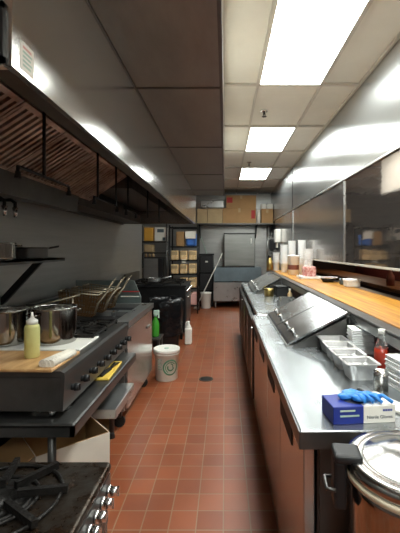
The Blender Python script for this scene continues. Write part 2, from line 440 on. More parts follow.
# suppression pipes
sp = thing('fire_suppression_piping', 'black fire suppression pipes hanging under the exhaust hood', 'pipe', (-.95, 2.6, 2.3))
for y in (1.97, 2.8, 3.27, 3.67, 4.6, 5.4):
    MB().tube([(-.95, y, 2.4315), (-.95, y, 1.93)], .009).build('drop_pipe', 'black_metal', sp)
MB().tube([(-.95, 1.7, 2.42), (-.95, 6.3, 2.42)], .011).build('supply_pipe', 'black_metal', sp)
for a, b_ in ((1.72, 2.28), (2.72, 3.3), (3.6, 4.0)):
    MB().tube([(-.95, a, 1.90), (-.95, a, 1.93), (-.95, b_, 1.93), (-.95, b_, 1.90)], .008).build('branch_pipe', 'black_metal', sp)
    for y in (a, b_): MB().cyl((-.95, y, 1.905), (-.95, y, 1.875), .012, .016, 10).build('nozzle', 'black_metal', sp)
for y, lab in ((2.55, 'silver-tipped spray nozzle on dark pipe at the left wall, nearer one'), (2.68, 'silver-tipped spray nozzle on dark pipe at the left wall, farther one')):
    t = thing('spray_nozzle', lab, 'nozzle', (-1.52, y, 1.9), 'nozzles under the grease trough')
    MB().tube([(WL, y, 1.9), (-1.53, y, 1.9), (-1.5, y, 1.88), (-1.5, y, 1.84)], .012).build('pipe', 'black_metal', t)
    MB().cyl((-1.5, y, 1.845), (-1.5, y, 1.775), .02, .012, 12).build('tip', 'chrome', t)

# ------------------------------------------------------------------ left wall shelf and pans
ws = thing('wall_shelf', 'dark stainless wall shelf on slanted brackets behind the stock pots', 'shelf', (-1.58, 2.3, 1.46))
B(WL+.002, -1.4, 1.3, 3.28, 1.46, 1.475).box(-1.405, -1.4, 1.3, 3.28, 1.445, 1.475).build('board', 'steel_dark', ws)
for y in (2.92, 1.55):
    MB().poly([(-1.42, y, 1.458), (-1.48, y, 1.458), (WL+.003, y, 1.17), (WL+.003, y, 1.11), (-1.72, y, 1.13)], (0, .035, 0)).build('bracket', 'black_metal', ws)

def pan(x, y, z, r, h, name, label, m, hdir=None, hm='black', loops=False):
    t = thing(name, label, 'pan' if hdir else 'pot', (x, y, z))
    MB().lathe((x, y, z), [(0, 0), (r*.96, 0), (r*.985, .004), (r, .012), (r, .016), (r, h-.008), (r, h-.004), (r+.006, h-.002), (r+.006, h+.004), (r-.003, h+.004), (r-.004, h-.004), (r-.004, .014), (0, .012)], 40).build('body', m, t)
    if hdir:
        d = Vector(hdir).normalized()
        p = Vector((x, y, z+h*.8))
        MB().tube([p+d*(r-.002), p+d*(r+.06)+Vector((0, 0, .012)), p+d*(r+.2)+Vector((0, 0, .03))], .009).build('handle', hm, t)
    if loops:
        for s_, dd in ((1, Vector((.55, .83, 0))), (-1, Vector((-.55, -.83, 0)))):
            q = Vector((-dd.y, dd.x, 0)); c = Vector((x, y, z+h*.86))
            MB().tube([c+dd*(r-.002)+q*.045, c+dd*(r+.035)+q*.04, c+dd*(r+.042), c+dd*(r+.035)-q*.04, c+dd*(r-.002)-q*.045], .006).build('handle', 'pot_steel', t)
    return t
pan(-1.565, 3.02, 1.475, .13, .085, 'saucepan', 'dark saucepan with long handle on the wall shelf', 'steel_dark', (.25, 1, 0))
pan(-1.56, 2.55, 1.475, .12, .115, 'cooking_pot', 'silver pot at left end of the wall shelf', 'pot_steel', None, loops=True)

# ------------------------------------------------------------------ equipment stand + cooking equipment
stand = thing('equipment_stand', 'dark stainless stand with legs carrying the cooking range', 'stand', (-1.2, 2.5, 0))
m = B(-1.7, -.75, 1.86, 3.16, .655, .68, bev=.008); m.box(-.77, -.75, 1.86, 3.16, .615, .67).box(-1.7, -.75, 1.86, 1.88, .615, .67)
m.build('top_shelf', 'steel_dark', stand)
for x, y in ((-.9, 1.95), (-.93, 3.08), (-1.62, 1.95), (-1.62, 3.08)):
    lg = MB().cyl((x, y, .05), (x, y, .655), .021, seg=14).build('leg', 'steel_dark', stand)
    MB().cyl((x, y, 0), (x, y, .06), .026, .018, 12).build('foot', 'rubber', lg)
m = B(-1.5, -.76, 2.62, 3.14, .36, .43, bev=.006); m.build('lower_shelf', 'steel', stand)

rng = thing('countertop_range', 'dark stainless countertop range with a row of knobs on the stand', 'range', (-1.2, 2.5, .68))
m = B(-1.68, -.83, 1.9, 3.14, .725, .90, bev=.004); m.build('body', 'steel_dark', rng)
m = MB().poly([(-.83, 1.9, .725), (-.83, 1.9, .90), (-1.69, 1.9, .90), (-1.69, 1.9, .93), (-.835, 1.9, .93), (-.815, 1.9, .92), (-.812, 1.9, .90), (-.822, 1.9, .725)], (0, 1.24, 0))
m.build('top_plate', 'steel_dark', rng)
m = B(-1.70, -1.68, 1.9, 3.14, .725, 1.05); m.build('splash_back', 'steel_dark', rng)
for k in range(9):
    y = 2.0+k*.135
    kb = MB().cyl((-.818, y, .815), (-.80, y, .815), .017, .016, 12).cyl((-.80, y, .815), (-.775, y, .815), .021, .019, 14)
    kb.bar((-.774, y, .80), (-.774, y, .832), .008, .008)
    kb.build('knob', 'black', rng)
for x, y in ((-.9, 1.95), (-.9, 3.08), (-1.6, 1.95), (-1.6, 3.08)):
    MB().cyl((x, y, .68), (x, y, .73), .016, .02, 12).build('foot', 'chrome', rng)
def grate(x, y, w_, d_, z):
    g = MB()
    for s_ in (-1, 1):
        g.bar((x-w_/2, y+s_*d_/2, z), (x+w_/2, y+s_*d_/2, z), .014, .02); g.bar((x+s_*w_/2, y-d_/2, z), (x+s_*w_/2, y+d_/2, z), .014, .02)
    for k in range(8):
        a = 2*PI*k/8+.2; c, s_ = math.cos(a), math.sin(a)
        rr = min(w_/2/max(abs(c), 1e-3), d_/2/max(abs(s_), 1e-3))
        g.bar((x+c*.045, y+s_*.045, z+.006), (x+c*rr, y+s_*rr, z+.003), .012, .016)
    for s_ in (-1, 1):
        for q in (-1, 1): g.box(x+s_*w_/2-.008, x+s_*w_/2+.008, y+q*d_/2-.008, y+q*d_/2+.008, .929, z)
    return g
for x in (-1.05, -1.36):
    for y in (2.70, 2.99): 
        grate(x, y, .29, .27, .955).build('burner_grate', 'cast', rng)
        MB().lathe((x, y, .93), [(0, .014), (.03, .014), (.045, .004), (.05, 0)], 16).build('burner', 'cast', rng)

single(B(-1.42, -.86, 1.88, 2.22, .931, .948, bev=.004).rotate((-1.1, 2.05, .93), 'Z', -.03), 'cutting_board', 'wood_board', 'tan wooden cutting board at near end of the range', 'cutting board')
single(B(-1.4, -.88, 2.27, 2.62, .931, .942, bev=.003), 'sheet_tray', 'white_plastic', 'white flat tray beneath the stock pots on the range', 'tray')
def stockpot(x, y, r, h, label):
    t = pan(x, y, .943, r, h, 'stock_pot', label, 'pot_steel', None, loops=True)
    t['group'] = 'stock pots on the range'
stockpot(-1.12, 2.47, .135, .225, 'tall stainless stock pot nearer the aisle, right of the oil bottle')
stockpot(-1.415, 2.43, .128, .215, 'tall stainless stock pot at the photo left edge, behind the oil bottle')
ob = thing('squeeze_bottle', 'clear squeeze bottle of yellow oil with white cap on the cutting board', 'bottle', (-1.075, 2.09, .948))
MB().lathe((-1.075, 2.09, .948), [(0, 0), (.036, 0), (.04, .006), (.04, .165), (.036, .178), (.028, .184), (0, .184)], 24).build('body', 'oil', ob)
MB().lathe((-1.075, 2.09, 1.132), [(0, 0), (.03, 0), (.03, .022), (.014, .032), (.008, .04), (.005, .066), (0, .066)], 20).build('cap', 'white_plastic', ob)
m = MB()
for k in range(3): m.cyl((-.93+.02*k, 1.91, .964), (-.885+.012*k, 2.13, .964), .022, .02, 12)
m.box(-.94, -.86, 1.92, 2.12, .948, .974, bev=.01, rot=Matrix.Rotation(-.18, 3, 'Z'))
single(m, 'folded_towel', 'towel', 'white folded towel at the front corner of the cutting board', 'towel')
# on the stand shelf
single(B(-.93, -.775, 2.47, 2.86, .681, .695, bev=.004).rotate((-.85, 2.66, .68), 'Z', .05), 'yellow_tray', 'yellow', 'yellow board on the stand shelf below the range knobs', 'board')
tg = thing('serving_tongs', 'black-handled tongs lying on the yellow board', 'tongs', (-.86, 2.6, .695))
MB().bar((-.85, 2.5, .703), (-.815, 2.66, .703), .02, .014).bar((-.825, 2.5, .703), (-.81, 2.66, .703), .018, .012).build('grip', 'black', tg)
MB().bar((-.815, 2.66, .703), (-.82, 2.8, .703), .018, .006).bar((-.81, 2.66, .71), (-.795, 2.8, .706), .018, .006).build('arm', 'chrome', tg)
for k, (dy, dr, lab) in enumerate(((0, .12, 'loose pale metal sheet on the stand shelf, lower of two'), (.02, .3, 'loose pale metal sheet on the stand shelf, upper of two'))):
    single(B(-1.05, -.86, 2.0+dy, 2.2+dy, .6815+k*.004, .6845+k*.004).rotate((-.95, 2.1, .68), 'Z', dr), 'metal_sheet', 'chrome', lab, 'metal sheet', 'loose metal sheets on the stand')

# cardboard box, flattened board on the floor
cb = thing('cardboard_box', 'open cardboard box on the floor under the equipment stand', 'box', (-.97, 2.26, 0))
def cbox(mb, cx, cy, w_, d_, z0, z1, ang, th=.006, bottom=True):
    for s_ in (-1, 1):
        mb.box(cx-w_/2, cx+w_/2, cy+s_*d_/2-th/2, cy+s_*d_/2+th/2, z0, z1)
        mb.box(cx+s_*w_/2-th/2, cx+s_*w_/2+th/2, cy-d_/2, cy+d_/2, z0, z1)
    if bottom: mb.box(cx-w_/2, cx+w_/2, cy-d_/2, cy+d_/2, z0, z0+th)
    mb.rotate((cx, cy, 0), 'Z', ang)
    return mb
m = MB(); cbox(m, -.97, 2.26, .40, .36, 0, .45, .72, th=.004); m.build('liner', 'card', cb)
m = MB(); cbox(m, -.97, 2.26, .408, .368, 0, .448, .72, th=.0035, bottom=False); m.build('outer_side', 'card_white', cb, label='white outer side')
# open flaps
for ang, tilt in ((.72+PI, .5), (.72+PI/2, 1.25)):
    fl_ = MB().box(.205, .36, -.17, .17, -.002, .002)
    fl_.rotate((.205, 0, 0), 'Y', tilt)
    bmesh.ops.rotate(fl_.bm, cent=(0, 0, 0), matrix=Matrix.Rotation(ang, 3, 'Z'), verts=fl_.bm.verts)
    bmesh.ops.translate(fl_.bm, vec=(-.97, 2.26, .448), verts=fl_.bm.verts)
    fl_.build('flap', 'card', cb)
single(B(-1.5, -.98, 3.0, 3.4, 0, .012).rotate((-1.2, 3.2, 0), 'Z', .08), 'flattened_cardboard', 'card', 'flattened tan cardboard on the floor under the stainless shelf', 'cardboard')

# stock pot range bottom left
sr = thing('stock_pot_range', 'low greasy black stock pot range with chrome knobs in the near left corner', 'range', (-.85, 1.44, 0))
m = B(-1.2, -.535, 1.13, 1.71, .12, .53, bev=.006); m.build('body', 'greasy', sr)
m = B(-1.22, -.52, 1.11, 1.73, .53, .575, bev=.02, seg=4); m.build('top_plate', 'greasy', sr)
m = B(-.535, -.522, 1.13, 1.71, .40, .53); m.build('control_panel', 'steel_dark', sr)
for x, y in ((-1.15, 1.18), (-.58, 1.18), (-1.15, 1.66), (-.58, 1.66)): MB().cyl((x, y, 0), (x, y, .13), .02, seg=12).build('leg', 'steel_dark', sr)
bx, by = -.88, 1.44
m = MB()
for r_ in (.235, .15): m.tube([(bx+r_*math.cos(a), by+r_*math.sin(a), .584) for a in [2*PI*i/40 for i in range(41)]], .008, 6)
for k in range(8):
    a = 2*PI*k/8+.22; c, s_ = math.cos(a), math.sin(a)
    m.bar((bx+c*.075, by+s_*.075, .603), (bx+c*.26, by+s_*.26, .596), .022, .028)
m.build('burner_grate', 'cast', sr)
MB().lathe((bx, by, .575), [(0, .012), (.03, .012), (.035, .004), (.055, .004), (.06, .012), (.085, .012), (.09, .002), (.11, .0), (.12, .012), (.13, .012), (.135, 0)], 36).build('burner', 'cast', sr)
for y in (1.665, 1.585, 1.505, 1.425, 1.34, 1.25):
    bz = MB().cyl((-.523, y, .475), (-.505, y, .475), .026, .024, 18); bo = bz.build('knob', 'chrome', sr)
    MB().cyl((-.505, y, .475), (-.475, y, .475), .020, .018, 16).bar((-.473, y, .455), (-.473, y, .495), .008, .008).build('grip', 'chrome', bo)

# ------------------------------------------------------------------ fryer
fy = thing('deep_fryer', 'stainless steel deep fryer cabinet behind the white bucket, end of cooking line', 'fryer', (-1.25, 3.75, 0))
B(-1.68, -.86, 3.2, 4.3, .16, .88, bev=.004).build('body', 'steel', fy)
d = B(-.86, -.835, 3.21, 4.29, .17, .86, bev=.004).build('door', 'steel_door', fy)
B(-.836, -.822, 4.0, 4.14, .70, .725, bev=.004).build('handle', 'steel', d)
m = MB()
for x0, x1, y0, y1 in ((-.95, -.82, 3.19, 4.31), (-1.68, -1.5, 3.19, 4.31), (-1.5, -.95, 3.19, 3.28), (-1.5, -.95, 3.7, 3.8), (-1.5, -.95, 4.22, 4.31)): m.box(x0, x1, y0, y1, .88, .93)
m.build('top_deck', 'steel', fy)
for ya, yb in ((3.28, 3.7), (3.8, 4.22)): B(-1.5, -.95, ya, yb, .881, .89).build('frying_well', 'black', fy)
B(-1.70, -1.62, 3.2, 4.3, .93, 1.08).build('flue', 'steel_dark', fy)
sg = MB().poly([(-1.72, 4.32, .5), (-.97, 4.32, .5), (-.97, 4.32, 1.0), (-1.05, 4.32, 1.19), (-1.72, 4.32, 1.19)], (0, .02, 0)).build('splash_guard', 'teal_steel', fy)
B(-1.20, -.985, 4.315, 4.32, 1.055, 1.065).build('stripe', 'red_print', sg); B(-1.20, -.985, 4.315, 4.32, 1.0, 1.008).build('stripe', 'paper', sg)
for x, y in ((-.92, 3.27), (-1.6, 3.27), (-.92, 4.22), (-1.6, 4.22)):
    c = MB().cyl((x, y-.012, .05), (x, y+.012, .05), .05, seg=18).build('caster', 'rubber', fy)
    MB().box(x-.02, x+.02, y-.02, y+.02, .09, .165).build('fork', 'steel_dark', c)

def basket(x, y, z, rz, tilt, label):
    t = thing('fry_basket', label, 'basket', (0, 0, 0), 'fry baskets over the fryer')
    L_, W_, D_ = .34, .17, .20
    w = MB(); tw = .0045
    n1, n2, n3 = 12, 6, 5
    tap = lambda u: .8+.2*u
    def P_(a, b_, c): # a,b in -1..1, c 0..1
        s_ = tap(c); return (a*L_/2*s_, b_*W_/2*s_, c*D_)
    for i in range(n1+1):
        a = -1+2*i/n1
        for sgn in (-1, 1): w.bar(P_(a, sgn, 0), P_(a, sgn, 1), tw)
        w.bar(P_(a, -1, 0), P_(a, 1, 0), tw)
    for i in range(n2+1):
        b_ = -1+2*i/n2
        for sgn in (-1, 1): w.bar(P_(sgn, b_, 0), P_(sgn, b_, 1), tw)
        w.bar(P_(-1, b_, 0), P_(1, b_, 0), tw)
    for i in range(n3+1):
        c = i/n3
        for sgn in (-1, 1):
            w.bar(P_(-1, sgn, c), P_(1, sgn, c), tw); w.bar(P_(sgn, -1, c), P_(sgn, 1, c), tw)
    rim = MB()
    for a, b_ in (((-1, -1), (1, -1)), ((1, -1), (1, 1)), ((1, 1), (-1, 1)), ((-1, 1), (-1, -1))):
        rim.tube([P_(*a, 1), P_(*b_, 1)], .006, 6)
    hd = MB()
    for sy in (-.03, .03): hd.tube([(L_/2*.82, sy, .02), (L_/2*.95, sy*.8, .12), (L_/2+.05, sy*.6, .22), (L_/2+.10, sy*.5, .33)], .008, 6)
    hd.tube([(L_/2+.10, -.015, .33), (L_/2+.12, 0, .35), (L_/2+.10, .015, .33)], .008, 6)
    R = Matrix.Rotation(rz, 4, 'Z') @ Matrix.Rotation(tilt, 4, 'Y')
    for q in (w, rim, hd):
        for v in q.bm.verts: v.co = Vector((x, y, z)) + (R @ v.co)
    t.location = (x, y, z)
    for q in (w, rim, hd): pass
    w.build('wire_body', 'fry_wire', t); rim.build('rim', 'handle_pale', t); hd.build('handle', 'handle_pale', t)
basket(-1.33, 3.40, .96, .12, .12, 'brown wire fry basket over the fryer, nearest the burner grates')
basket(-1.31, 3.64, .96, .06, .12, 'brown wire fry basket over the fryer, middle one')
basket(-1.30, 3.90, .96, .0, .12, 'brown wire fry basket over the fryer, farthest one')
# wire rack leaning behind the range
m = MB()
for k in range(7): 
    y = 2.98+k*.028
    m.tube([(-1.66, y, 1.055+.0*k), (-1.24, y+.05, 1.16)], .006, 6)
m.tube([(-1.24, 3.03, 1.16), (-1.24, 3.20, 1.16)], .007, 6); m.tube([(-1.66, 2.98, 1.055), (-1.66, 3.15, 1.055)], .007, 6)
m.tube([(-1.22, 3.0, 1.155), (-1.22, 3.0, .972)], .006, 6)
single(m, 'wire_rack', 'handle_pale', 'slanted metal wire rack left of the fry baskets', 'rack')

# green spray bottle on low stand
ls = thing('low_stand', 'low steel stand behind the fryer holding the green bottle', 'stand', (-1.0, 4.86, 0))
B(-1.2, -.82, 4.72, 5.0, .40, .42).build('top', 'steel_dark', ls)
for x in (-1.18, -.84):
    for y in (4.74, 4.98): B(x-.012, x+.012, y-.012, y+.012, 0, .40).build('leg', 'steel_dark', ls)
sb = thing('spray_bottle', 'green spray bottle with pale trigger head beside the black bin', 'bottle', (-.90, 4.85, .42))
MB().lathe((-.90, 4.85, .42), [(0, 0), (.045, 0), (.05, .01), (.05, .15), (.04, .2), (.018, .25), (.018, .28), (0, .28)], 20).build('body', 'green_liquid', sb)
B(-.925, -.85, 4.835, 4.865, .70, .76, bev=.008).box(-.865, -.85, 4.84, 4.86, .66, .71).cyl((-.90, 4.85, .68), (-.90, 4.85, .71), .022).build('trigger_head', 'pastel', sb)

# white bucket
bk = thing('bucket', 'white lidded plastic bucket with green logo on the tile floor', 'bucket', (-.70, 4.5, 0))
bx, by = -.70, 4.5
MB().lathe((bx, by, 0), [(0, 0), (.125, 0), (.13, .006), (.143, .30), (.152, .302), (.152, .315), (.145, .318), (.146, .345), (.15, .35), (0, .35)], 44).build('body', 'bucket', bk)
MB().lathe((bx, by, .35), [(.15, -.03), (.157, -.03), (.158, .012), (.15, .018), (.138, .008), (0, .008)], 44).build('lid', 'white_plastic', bk)
MB().lathe((bx, by, .358), [(0, .006), (.028, .006), (.03, 0)], 20).build('spout_cap', 'pastel', bk)
m = MB()
def onb(ang, z): 
    r_ = .1315+.013*(z/.30)+.0012
    return Vector((bx+r_*math.cos(ang), by+r_*math.sin(ang), z))
a0 = math.radians(-62)
def ring(rad, wd, z0=.165, a_from=0, a_to=2*PI, n=36):
    for i in range(n):
        t0, t1 = a_from+(a_to-a_from)*i/n, a_from+(a_to-a_from)*(i+1)/n
        q = []
        for tt, rr in ((t0, rad-wd/2), (t1, rad-wd/2), (t1, rad+wd/2), (t0, rad+wd/2)):
            q.append(onb(a0+rr*math.cos(tt)/.14, z0+rr*math.sin(tt)))
        m.bm.faces.new([m.bm.verts.new(p) for p in q])
ring(.085, .016); ring(.06, .008, a_from=.6, a_to=4.2); ring(.035, .014, a_from=2.6, a_to=6.2); ring(.028, .01, .18, -.6, 1.6)
m.build('logo', 'green_print', bk, label='green ring logo')
m = MB()
for k in range(5):
    z = .25-k*.028
    a1 = math.radians(-128)
    q = [onb(a1, z), onb(a1+.42-.08*(k % 2), z), onb(a1+.42-.08*(k % 2), z+.013), onb(a1, z+.013)]
    m.bm.faces.new([m.bm.verts.new(p) for p in q])
m.build('print', 'pastel', bk)

# trash bin with black bag
tb = thing('trash_bin', 'tall round trash bin lined with shiny black bag past the bucket', 'trash can', (-.95, 6.02, 0))
MB().lathe((-.95, 6.02, 0), [(0, 0), (.20, 0), (.205, .01), (.245, .68), (.255, .69), (.245, .70), (.235, .68), (.2, .02), (0, .02)], 32).build('can', 'black', tb)
m = MB().lathe((-.95, 6.02, 0), [(.255, .2), (.258, .3), (.262, .42), (.268, .55), (.275, .66), (.275, .725), (.25, .775), (.22, .74), (.2, .64), (.12, .6), (0, .58)], 30, jit=.07)
m.build('bag', 'bag', tb)
jg = thing('jug', 'white plastic jug on the floor right of the black trash bin', 'jug', (-.60, 6.14, 0))
B(-.655, -.545, 6.07, 6.21, 0, .26, bev=.02, seg=3).build('body', 'white_plastic', jg)
MB().lathe((-.60, 6.14, .26), [(.05, -.01), (.045, .03), (.02, .07), (.02, .11), (0, .11)], 16).tube([(-.615, 6.15, .36), (-.64, 6.15, .33), (-.648, 6.15, .24)], .012).build('neck', 'white_plastic', jg)

# black range beyond the bin
br = thing('gas_range', 'black gas range with burner grates behind the trash bin', 'range', (-1.15, 6.85, 0))
B(-1.7, -.68, 6.4, 7.35, .12, .90, bev=.006).build('body', 'black_metal', br)
B(-1.72, -.66, 6.38, 7.37, .90, .93, bev=.006).build('top_plate', 'black_metal', br)
B(-1.72, -1.68, 6.38, 7.37, .93, 1.12).build('splash_back', 'steel_dark', br)
B(-.68, -.665, 6.45, 7.3, .25, .75, bev=.005).build('door', 'steel_dark', br)
MB().tube([(-.665, 6.5, .72), (-.63, 6.5, .72), (-.63, 7.25, .72), (-.665, 7.25, .72)], .01).build('handle', 'chrome', br)
for k in range(6):
    MB().cyl((-.68, 6.5+k*.15, .83), (-.64, 6.5+k*.15, .83), .02, seg=12).build('knob', 'chrome', br)
for x in (-.9, -1.2, -1.5):
    for y in (6.62, 7.08): grate(x, y, .28, .42, .965).build('burner_grate', 'cast', br)
for x, y in ((-.75, 6.45), (-1.65, 6.45), (-.75, 7.3), (-1.65, 7.3)): MB().cyl((x, y, 0), (x, y, .13), .022, seg=12).build('leg', 'black_metal', br)
pan(-1.25, 6.62, .976, .11, .06, 'frying_pan', 'steel frying pan on the black gas range', 'steel', (1, .35, 0), hm='steel')

# ------------------------------------------------------------------ shelving racks at the back left
def rack(x0, x1, y0, y1, levels, top, name, label, m):
    t = thing(name, label, 'shelving', ((x0+x1)/2, (y0+y1)/2, 0))
    for x in (x0, x1):
        for y in (y0, y1): MB().cyl((x, y, 0), (x, y, top), .016, seg=10).build('post', m, t)
    for z in levels:
        s_ = MB()
        s_.box(x0, x1, y0-.008, y0+.008, z-.03, z).box(x0, x1, y1-.008, y1+.008, z-.03, z)
        s_.box(x0-.008, x0+.008, y0, y1, z-.03, z).box(x1-.008, x1+.008, y0, y1, z-.03, z)
        n = int((x1-x0)/.03)
        for k in range(1, n): s_.box(x0+(x1-x0)*k/n-.003, x0+(x1-x0)*k/n+.003, y0, y1, z-.008, z)
        s_.build('shelf', m, t)
    return t
rack(-1.33, -.66, 9.0, 9.5, (.2, .62, .955, 1.285, 1.615, 2.08), 2.12, 'storage_rack', 'tall black rack stacked with food bags at the back', 'black_metal')
lv = {0: ('lowest', .62), 1: ('lower', .955), 2: ('upper', 1.285)}
ps = ('left', 'middle', 'right')
for r_, (rn, z) in lv.items():
    for c_ in range(3):
        x = -1.215+c_*.215
        if r_ == 0 and c_ == 0: continue
        t = thing('food_bin', '%s tan food bag on the %s stocked rack shelf%s' % (ps[c_], rn, ' at the back'), 'food bag', (x, 9.12, z), 'food bags on the black rack')
        hh_ = .24+random.uniform(-.02, .02)
        B(x-.092, x+.092, 9.02, 9.25, z, z+hh_, bev=.025, seg=2).build('bag', 'food', t)
        B(x-.07, x+.07, 9.012, 9.022, z+hh_*.55, z+hh_*.9, bev=.002).build('label_patch', 'card_pale', t)
single(B(-.99-.05, -.99+.05, 9.0, 9.02, 1.215, 1.30, bev=.004), 'shelf_tag', 'paper', 'white paper tag hung on the rack shelf edge', 'tag')
single(B(-1.18, -.99, 9.05, 9.35, 1.615, 1.97, bev=.01), 'storage_box', 'card', 'brown box beside blue package on the top rack shelf', 'box')
m = B(-.95, -.70, 9.06, 9.38, 1.615, 1.95, bev=.05, seg=3)
single(m, 'wrapped_package', 'bluebag', 'blue and white wrapped package on the top rack shelf', 'package')
single(B(-.96, -.7, 9.04, 9.058, 1.80, 1.98, bev=.004), 'white_folder', 'paper', 'white sheet in front of the blue package', 'sheet')
single(B(-.86, -.68, 9.02, 9.3, .2, .5, bev=.03, seg=2), 'produce_sack', 'pink', 'pinkish sack at foot of the black rack', 'sack')
single(B(-1.25, -.95, 9.02, 9.3, .2, .48, bev=.02, seg=2), 'storage_crate', 'black', 'dark crate at foot of the black rack', 'crate')

rack(-2.1, -1.4, 9.0, 9.5, (.3, .8, 1.47, 1.74), 2.15, 'wire_shelving', 'dim wire shelving unit left of the black rack', 'steel_dark')
t = thing('storage_bin', 'amber plastic bin on the wire shelving next to white box', 'bin', (-1.84, 9.1, 1.74))
B(-1.955, -1.735, 9.02, 9.3, 1.74, 2.06, bev=.02, seg=2).build('body', 'amber', t); B(-1.965, -1.725, 9.01, 9.31, 2.06, 2.085, bev=.006).build('lid', 'card_pale', t)
t = thing('white_box', 'white box with dark print on the wire shelving', 'box', (-1.57, 9.1, 1.80))
B(-1.695, -1.42, 9.02, 9.3, 1.741, 2.07, bev=.008).build('carton', 'paper', t); B(-1.63, -1.47, 9.012, 9.02, 1.95, 2.03).build('print', 'slate', t)
B(-1.50, -1.43, 9.012, 9.02, 1.75, 1.83).build('print', 'slate', t)
single(B(-1.955, -1.735, 9.03, 9.3, 1.471, 1.66, bev=.02, seg=2), 'paper_bag', 'card_pale', 'pale bag on the wire shelving below the amber bin', 'bag')
ap = thing('microwave', 'dark boxy appliance on the wire shelving', 'appliance', (-1.73, 9.15, .80))
B(-1.97, -1.48, 9.04, 9.42, .80, 1.36, bev=.015).build('casing', 'steel_dark', ap)
B(-1.95, -1.62, 9.03, 9.042, .84, 1.32, bev=.004).build('door', 'wall_steel', ap); B(-1.60, -1.50, 9.03, 9.042, .84, 1.32).build('control_panel', 'black', ap)
for i, x in enumerate((-1.92, -1.83, -1.74)):
    t = thing('condiment_bottle', ('left', 'middle', 'right')[i]+' small yellowish bottle lying above the dark appliance', 'bottle', (x, 9.1, 1.36), 'bottles above the dark appliance')
    MB().lathe((x, 9.1, 1.36), [(0, 0), (.03, 0), (.03, .06), (.012, .08), (.012, .095), (0, .095)], 14).build('body', 'food', t)
single(B(-2.05, -1.95, 8.96, 9.02, 1.1, 1.45, bev=.01), 'hanging_cloth', 'black', 'black cloth hanging on the wire shelving post', 'cloth')

# black stacked totes, white pail, mop pole, hose
for i, (z0, z1, lab) in enumerate(((0, .46, 'black tote at the bottom of the stack by back wall'), (.462, .93, 'black tote in the middle of the stack by back wall'), (.932, 1.42, 'black tote with white label atop the stack by back wall'))):
    t = thing('storage_tote', lab, 'tote', (-.5, 10.3, z0), 'stacked black totes')
    B(-.68, -.32, 10.08, 10.5, z0, z1-.04, bev=.02, seg=2).build('body', 'black', t)
    B(-.70, -.30, 10.06, 10.52, z1-.04, z1, bev=.01).build('lid', 'black_metal', t)
    if i == 2: B(-.53, -.46, 10.07, 10.08, 1.19, 1.23).build('sticker', 'paper', t)
t = thing('pail', 'small white pail on the floor at the back wall', 'bucket', (-.5, 9.86, 0))
MB().lathe((-.5, 9.86, 0), [(0, 0), (.115, 0), (.12, .005), (.14, .38), (.148, .385), (.148, .41), (.135, .41), (.13, .37), (.11, .01), (0, .01)], 28).build('body', 'white_plastic', t)
mo = thing('mop', 'mop with long pale pole leaning against the back appliance', 'mop', (-.735, 9.66, 0))
MB().tube([(-.735, 9.66, .06), (-.065, 9.74, 1.44)], .014, 10).build('pole', 'white_plastic', mo)
m = MB()
for k in range(9): 
    a = 2*PI*k/9; m.tube([(-.735, 9.66, .1), (-.735+.05*math.cos(a), 9.66+.05*math.sin(a), .05), (-.735+.08*math.cos(a), 9.66+.08*math.sin(a), .012)], .012, 6)
m.build('mop_head', 'towel', mo)
single(MB().tube([(-.78, 10.57, 2.23), (-.66, 10.57, 1.85), (-.49, 10.57, 1.36), (-.47, 10.57, .9)], .012, 8), 'wall_hose', 'pastel', 'thin pale hose running down the back wall', 'hose')

# ------------------------------------------------------------------ back wall appliance and shelf
bc = thing('base_unit', 'slate-grey counter unit with stainless door and legs at the back wall', 'counter', (.3, 10.1, 0))
B(-.30, .95, 9.78, 10.52, .70, 1.07, bev=.01).build('body', 'slate', bc)
d = B(-.30, .43, 9.76, 9.80, .19, .68, bev=.006).build('door', 'steel', bc)
B(-.28, .93, 9.80, 10.5, .18, .70).build('carcass', 'black_metal', bc)
for x in (-.25, .41, .9):
    for y in (9.82, 10.46): MB().cyl((x, y, 0), (x, y, .19), .02, seg=10).build('leg', 'steel', bc)
B(.2, .43, 9.74, 9.78, .70, .72).build('trim_strip', 'chrome', bc)
oa = thing('box_oven', 'large boxy stainless steel oven on the slate-grey counter unit', 'oven', (.38, 10.1, 1.07))
B(-.03, .79, 9.82, 10.5, 1.09, 1.95, bev=.012).build('body', 'oven_steel', oa)
B(-.02, .78, 9.80, 9.822, 1.12, 1.92, bev=.008).build('door', 'oven_steel', oa)
B(-.03, .79, 9.80, 10.5, 1.95, 1.97).build('top_cap', 'black_metal', oa)
B(-.02, .78, 9.84, 10.48, 1.07, 1.09).build('plinth', 'black', oa)
MB().tube([(.68, 9.80, 1.82), (.68, 9.77, 1.82), (.68, 9.77, 1.7), (.68, 9.80, 1.7)], .01).build('handle', 'white_plastic', oa)

hs = thing('storage_shelf', 'high wall shelf full of cardboard boxes at the back', 'shelf', (.28, 10.3, 2.2))
B(-.75, 1.29, 9.95, 10.59, 2.205, 2.235).build('board', 'steel_dark', hs)
for x in (-.7, .85, 1.25): MB().poly([(x, 10.0, 2.204), (x, 10.59, 2.204), (x, 10.59, 1.85)], (.02, 0, 0)).build('bracket', 'black_metal', hs)
def carton(x0, x1, z0, z1, m, label, prints=()):
    t = thing('cardboard_carton', label, 'box', ((x0+x1)/2, 10.2, z0), 'cartons on the high back shelf')
    B(x0, x1, 9.98, 10.45, z0, z1, bev=.006).build('carton', m, t)
    B((x0+x1)/2-.03, (x0+x1)/2+.03, 9.976, 9.98, z0+(z1-z0)*.72, z1).build('tape', 'card_pale', t)
    for (a, b_, c, d_) in prints: B(a, b_, 9.974, 9.98, c, d_).build('print', 'red_print', t)
carton(-.065, .83, 2.236, 2.64, 'card', 'long tan carton on the high back shelf, under another long carton', [(.70, .80, 2.36, 2.58)])
